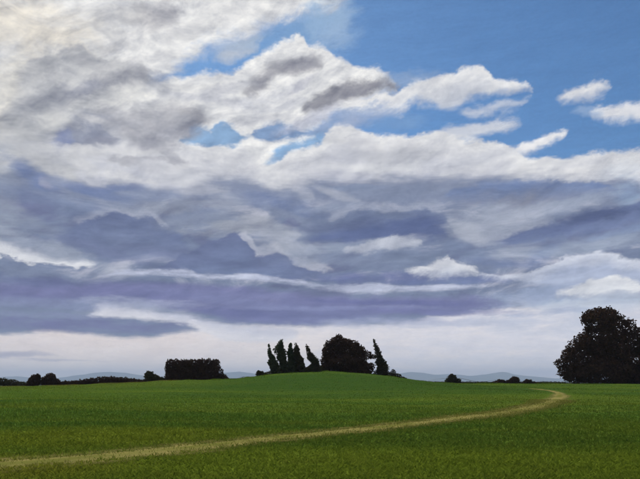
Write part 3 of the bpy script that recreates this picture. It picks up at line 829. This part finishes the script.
# trees on the knoll
KN = 'trees crowning the knoll'
plant('broad_tree', 'broad dark brown tree with a gable-shaped crown on the knoll', 'tree',
      [(332, 355, 10, 12), (338, 346, 9.5, 10), (338.5, 340.5, 5, 6), (330.5, 345.5, 5.5, 5.5), (347, 344, 6, 5.5), (355, 348, 6, 5.5), (348, 351, 12, 11), (356, 354, 9, 9), (345, 363, 21, 8), (329, 351, 6.5, 7), (362, 352, 4, 6), (327, 362, 6, 8), (360, 364, 8, 6), (367, 355, 5, 4.2), (373, 356.5, 4.5, 2.6), (369, 366, 6, 3), (368, 370, 6, 4), (334, 369, 13, 6), (352, 370, 14, 6), (326, 368, 6, 6), (363, 373, 9, 4)],
      152.0, 26000, 0.22, 'brown', group=KN, base_px=345, trunk=0.35, limbs=10)
plant('conifer', 'ragged slender conifer leaning against the broad tree on the knoll', 'tree',
      spire([(373.8, 341, .7), (376, 346, 1.8), (378, 351, 2.8), (379.8, 358, 4.2), (381.5, 366, 5.8), (383.5, 376, 7)]) + [(379, 373, 6, 4)],
      151.0, 4600, 0.22, 'dark', group=KN, base_px=382, trunk=0.16, up=0.1, shell=0.35)
for pts, lab in (
    ([(269, 346.5, 1), (270.5, 355, 2.8), (274, 365, 5.2), (276, 373, 4.6)], 'outermost of five slim trees on the knoll, curved, narrow at its tip'),
    ([(281, 341, 2), (280, 350, 5.0), (282, 358, 5.0), (284, 366, 4.6), (285.5, 372, 4.4)], 'tallest of five slim trees on the knoll, with a rounded top'),
    ([(290.4, 344.5, 1.6), (290.4, 352, 3.6), (291.5, 360, 4.2), (292.5, 371, 4.6)], 'slim upright tree on the knoll, merging with its neighbour on one side'),
    ([(295.8, 345, 1.8), (297.8, 354, 4.2), (299.6, 362, 4.6), (301, 371, 5)], 'slim tree on the knoll with a straight flank, beside a gap to the leaning tree'),
    ([(306.5, 346, .9), (309, 352, 2.3), (312, 358, 3.8), (315.5, 365, 5.8), (317.5, 371, 6)], 'leaning pointed tree standing next to the broad gable-shaped tree'),
):
    plant('slender_tree', lab, 'tree', spire(pts), 150.0 + rng.uniform(-1.5, 1.5), 4200, 0.21, 'dark' if 'leaning' in lab else 'green', group=KN, base_px=pts[-1][0], trunk=0.13, up=0.25, shell=0.35)
plant('shrub', 'low dense shrub spreading under the slim trees on the knoll', 'shrub', [(272, 373.5, 7, 2.8), (279, 372, 8, 3.2), (288, 370.5, 9, 3.6), (298, 369.5, 8, 3.8), (305, 370, 6, 3)], 151.5, 3600, 0.16, 'dark', base_px=287)
plant('shrub', 'low dark shrub between the leaning tree and the broad tree', 'shrub', [(312, 369.5, 8, 3.6), (321, 369.5, 7, 3.6)], 151.5, 2600, 0.16, 'dark', base_px=316)
plant('shrub', 'small bush alone on the slope below the outermost slim tree', 'shrub', [(260, 373.5, 4, 2.6), (258.5, 372.4, 1.6, 2.2), (264, 374.4, 4, 1.6)], 151.0, 1500, 0.15, 'dark', base_px=260)
plant('shrub', 'small pointed bush on the slope below the ragged conifer', 'shrub', [(393, 373.5, 3, 4), (397, 376.5, 5, 3), (389, 375, 5, 3), (402, 379, 5, 2)], 151.0, 1900, 0.15, 'dark', base_px=393)
# the flat-topped thicket
lob = []
for py, a, b in ((364.5, 171, 214.5), (369.5, 170.5, 214), (374, 170, 217), (378.5, 170, 220), (382, 169, 221)):
    for px in np.arange(a, b + .1, 5.4): lob.append((px + rng.uniform(-.8, .8), py + rng.uniform(-.7, .5), 5.0, 5.2))
lob += [(222, 379, 5, 5), (219.5, 373, 4, 6), (226, 380.5, 4, 3), (200, 360.5, 2, 1.5), (216.5, 362, 2.6, 2.6), (167.8, 365, 2.2, 5)]
plant('thicket', 'dark flat-topped block of dense brown thicket on the field edge', 'thicket', lob, 153.0, 30000, 0.20, 'brown', base_px=195, limbs=14, trunk=0.2)
# along the left edge of the field
plant('shrub', 'ground-hugging dark scrub where the field edge meets the distant blue hills', 'shrub', [(-8, 382, 10, 5), (3, 382, 5.5, 4.2), (11, 383, 6.5, 3.8), (20, 384.6, 7, 3)], 153.0, 3400, 0.17, 'dark', base_px=6)
for lob, lab in (([(35, 381, 5.5, 6), (37.5, 377.5, 3, 3.6), (31, 384, 4.5, 4)], 'round bushy tree of a pair, the smaller one'),
                 ([(50, 380.5, 6.5, 6.5), (51, 376.5, 3.4, 3.6), (56, 383, 4.5, 4.6), (45, 382, 4, 5)], 'round bushy tree of a pair, the larger one beside the long hedge')):
    plant('bushy_tree', lab, 'tree', lob, 152.5, 4200, 0.17, 'brown', group='pair of round trees on the field edge', base_px=lob[0][0])
top = np.interp(np.arange(60, 160, 5.5), [58, 75, 95, 108, 125, 142, 160], [382.6, 382.0, 379.0, 377.6, 378.8, 381, 379])
plant('hedge', 'long low hedge swelling in the middle, along the field edge', 'hedge',
      [(px, ty + 3.0, 5.2, 4.4) for px, ty in zip(np.arange(60, 160, 5.5), top)] + [(px, 384, 5, 2.6) for px in np.arange(62, 160, 8)],
      153.5, 20000, 0.18, 'brown', base_px=108, limbs=12)
plant('shrub', 'dark bush at the end of the long hedge beside the flat-topped thicket', 'shrub', [(149.5, 376, 4.8, 5), (155, 378.5, 5, 4), (161, 380, 4, 3)], 152.5, 3000, 0.17, 'dark', base_px=151)
plant('hedge', 'very low dark hedge between the flat-topped thicket and the knoll', 'hedge', [(px, 380.5 - 0.055 * (px - 226), 5, 1.5) for px in np.arange(226, 256, 5)], 152.5, 2200, 0.14, 'dark', base_px=240)
# right of the knoll, out in the lower fields
plant('shrub', 'steep-sided dark bush alone in the gap between knoll and the group of three bushes', 'shrub', [(452, 379, 4.6, 4.6), (450, 381, 4.6, 3.6), (457, 381.5, 4, 3), (452, 376, 2, 2.2)], 176.0, 3200, 0.18, 'dark', base_px=452)
for lob, lab in (([(501, 382.5, 5.4, 3.0), (494, 383.6, 6, 2)], 'lowest of three bushes in front of the distant blue hills, with a trailing side'),
                 ([(515, 380.8, 4.8, 4.2), (510, 382.4, 4, 3)], 'tallest, domed one of three bushes in front of the distant blue hills'),
                 ([(527.5, 382.4, 4.4, 3.0), (534, 383.6, 5, 1.9)], 'rounded bush of three, the one toward the large spreading tree')):
    plant('shrub', lab, 'shrub', lob, 178.0, 2600, 0.18, 'brown', group='three bushes in the lower field', base_px=lob[0][0])
plant('hedge', 'thin dark hedge line in the lower field behind the bushes', 'hedge', [(px, 383.4 + rng.uniform(-.4, .3), 5, 1.6) for px in np.arange(402, 566, 5.5)], 182.0, 8200, 0.16, 'dark', base_px=480, limbs=14)

# ---------------------------------------------------------------- far woodland belts and blue hills
bm = bmesh.new()
for yy, hgt, n in ((1500, 8, 260), (2300, 10, 260), (3600, 13, 240)):
    for k in range(n):
        xx = (k / n - 0.5) * 1.5 * yy + rng.uniform(-4, 4)
        if rng.random() < 0.12: continue
        r = hgt * rng.uniform(0.45, 0.8)
        mtx = bmesh.ops.create_icosphere(bm, subdivisions=2, radius=1.0)
        for v in mtx['verts']:
            j = 1 + 0.25 * math.sin(v.co.x * 5 + k) * math.sin(v.co.z * 4 + k * 2)
            v.co = (xx + v.co.x * r * 1.5 * j, yy + v.co.y * r * j + rng.uniform(-.3, .3), -6 + r * 0.5 + v.co.z * r * 0.8 * j)
me = bpy.data.meshes.new('distant_woodland'); bm.to_mesh(me); bm.free()
me.materials.append(LEAF['green'])
o = bpy.data.objects.new('distant_woodland', me); COL.objects.link(o)
tag(o, 'dark belts of far-off woodland across the plain', 'woodland', kind='stuff')

HX = [-400, -120, 0, 18, 30, 60, 80, 95, 108, 124, 140, 165, 200, 226, 240, 256, 280, 330, 380, 398, 412, 422, 436, 450, 470, 488, 497, 503, 510, 524, 540, 556, 575, 620, 700, 1100]
HY = [378, 377, 377.5, 376, 377.5, 379, 375.6, 373, 371.8, 372.6, 375, 377, 376, 372.2, 371.6, 374, 375, 374, 374, 373.4, 371.8, 372.6, 374.5, 374.2, 376, 374, 372.6, 371.4, 373.6, 375.6, 377.4, 378.6, 377, 378.6, 378, 379]
yv = np.linspace(16400, 25200, 34); uv = np.linspace(-400, 1000, 360)
PXg, YV = np.meshgrid(uv, yv)
crest = 20000.0
prof = (HOR - np.interp(PXg, HX, HY)) / F * crest + 14
xs = (PXg - 320) / F * crest
bell = np.exp(-((YV - crest) / 1700.0) ** 2)
rough = (np.sin(xs * .002 + YV * .0015) + np.sin(xs * .0046 - YV * .0025) + .6 * np.sin(xs * .0105 + YV * .0065)) * 14
zz = -12 + prof * bell + rough * bell * (1 - 0.75 * np.exp(-((YV - crest) / 300) ** 2))
second = np.exp(-((YV - 23000) / 1000.0) ** 2) * (110 + 44 * np.sin(xs * .00055 + 1) + 28 * np.sin(xs * .00155))
zz = np.maximum(zz, -12 + second)
nr, nc = PXg.shape; idx = np.arange(nr * nc).reshape(nr, nc)
fc = np.stack([idx[:-1, :-1], idx[:-1, 1:], idx[1:, 1:], idx[1:, :-1]], -1).reshape(-1, 4)
hills = mesh_obj('hills', np.stack([xs, YV, zz], -1).reshape(-1, 3), fc, mat_hill, smooth=True)
tag(hills, kind='structure')

# ---------------------------------------------------------------- the air over the plain
mat_air, nt, out = material('haze')
pv = nt.nodes.new('ShaderNodeVolumePrincipled')
pv.inputs['Color'].default_value = (0.62, 0.73, 1.0, 1.0)
pv.inputs['Density'].default_value = HAZE_DENSITY if 'HAZE_DENSITY' in globals() else 7.5e-5
pv.inputs['Anisotropy'].default_value = 0.0
nt.links.new(pv.outputs[0], out.inputs['Volume'])
bx = [(-34000, -400, -14), (34000, -400, -14), (34000, 27000, -14), (-34000, 27000, -14)]
vb = [tuple(p) for p in bx] + [(p[0], p[1], 470.0) for p in bx]
fb = [(3, 2, 1, 0), (4, 5, 6, 7), (0, 1, 5, 4), (1, 2, 6, 5), (2, 3, 7, 6), (3, 0, 4, 7)]
haze = mesh_obj('haze', vb, fb, mat_air)
tag(haze, 'thin pale haze lying over the plain', 'haze', kind='stuff')
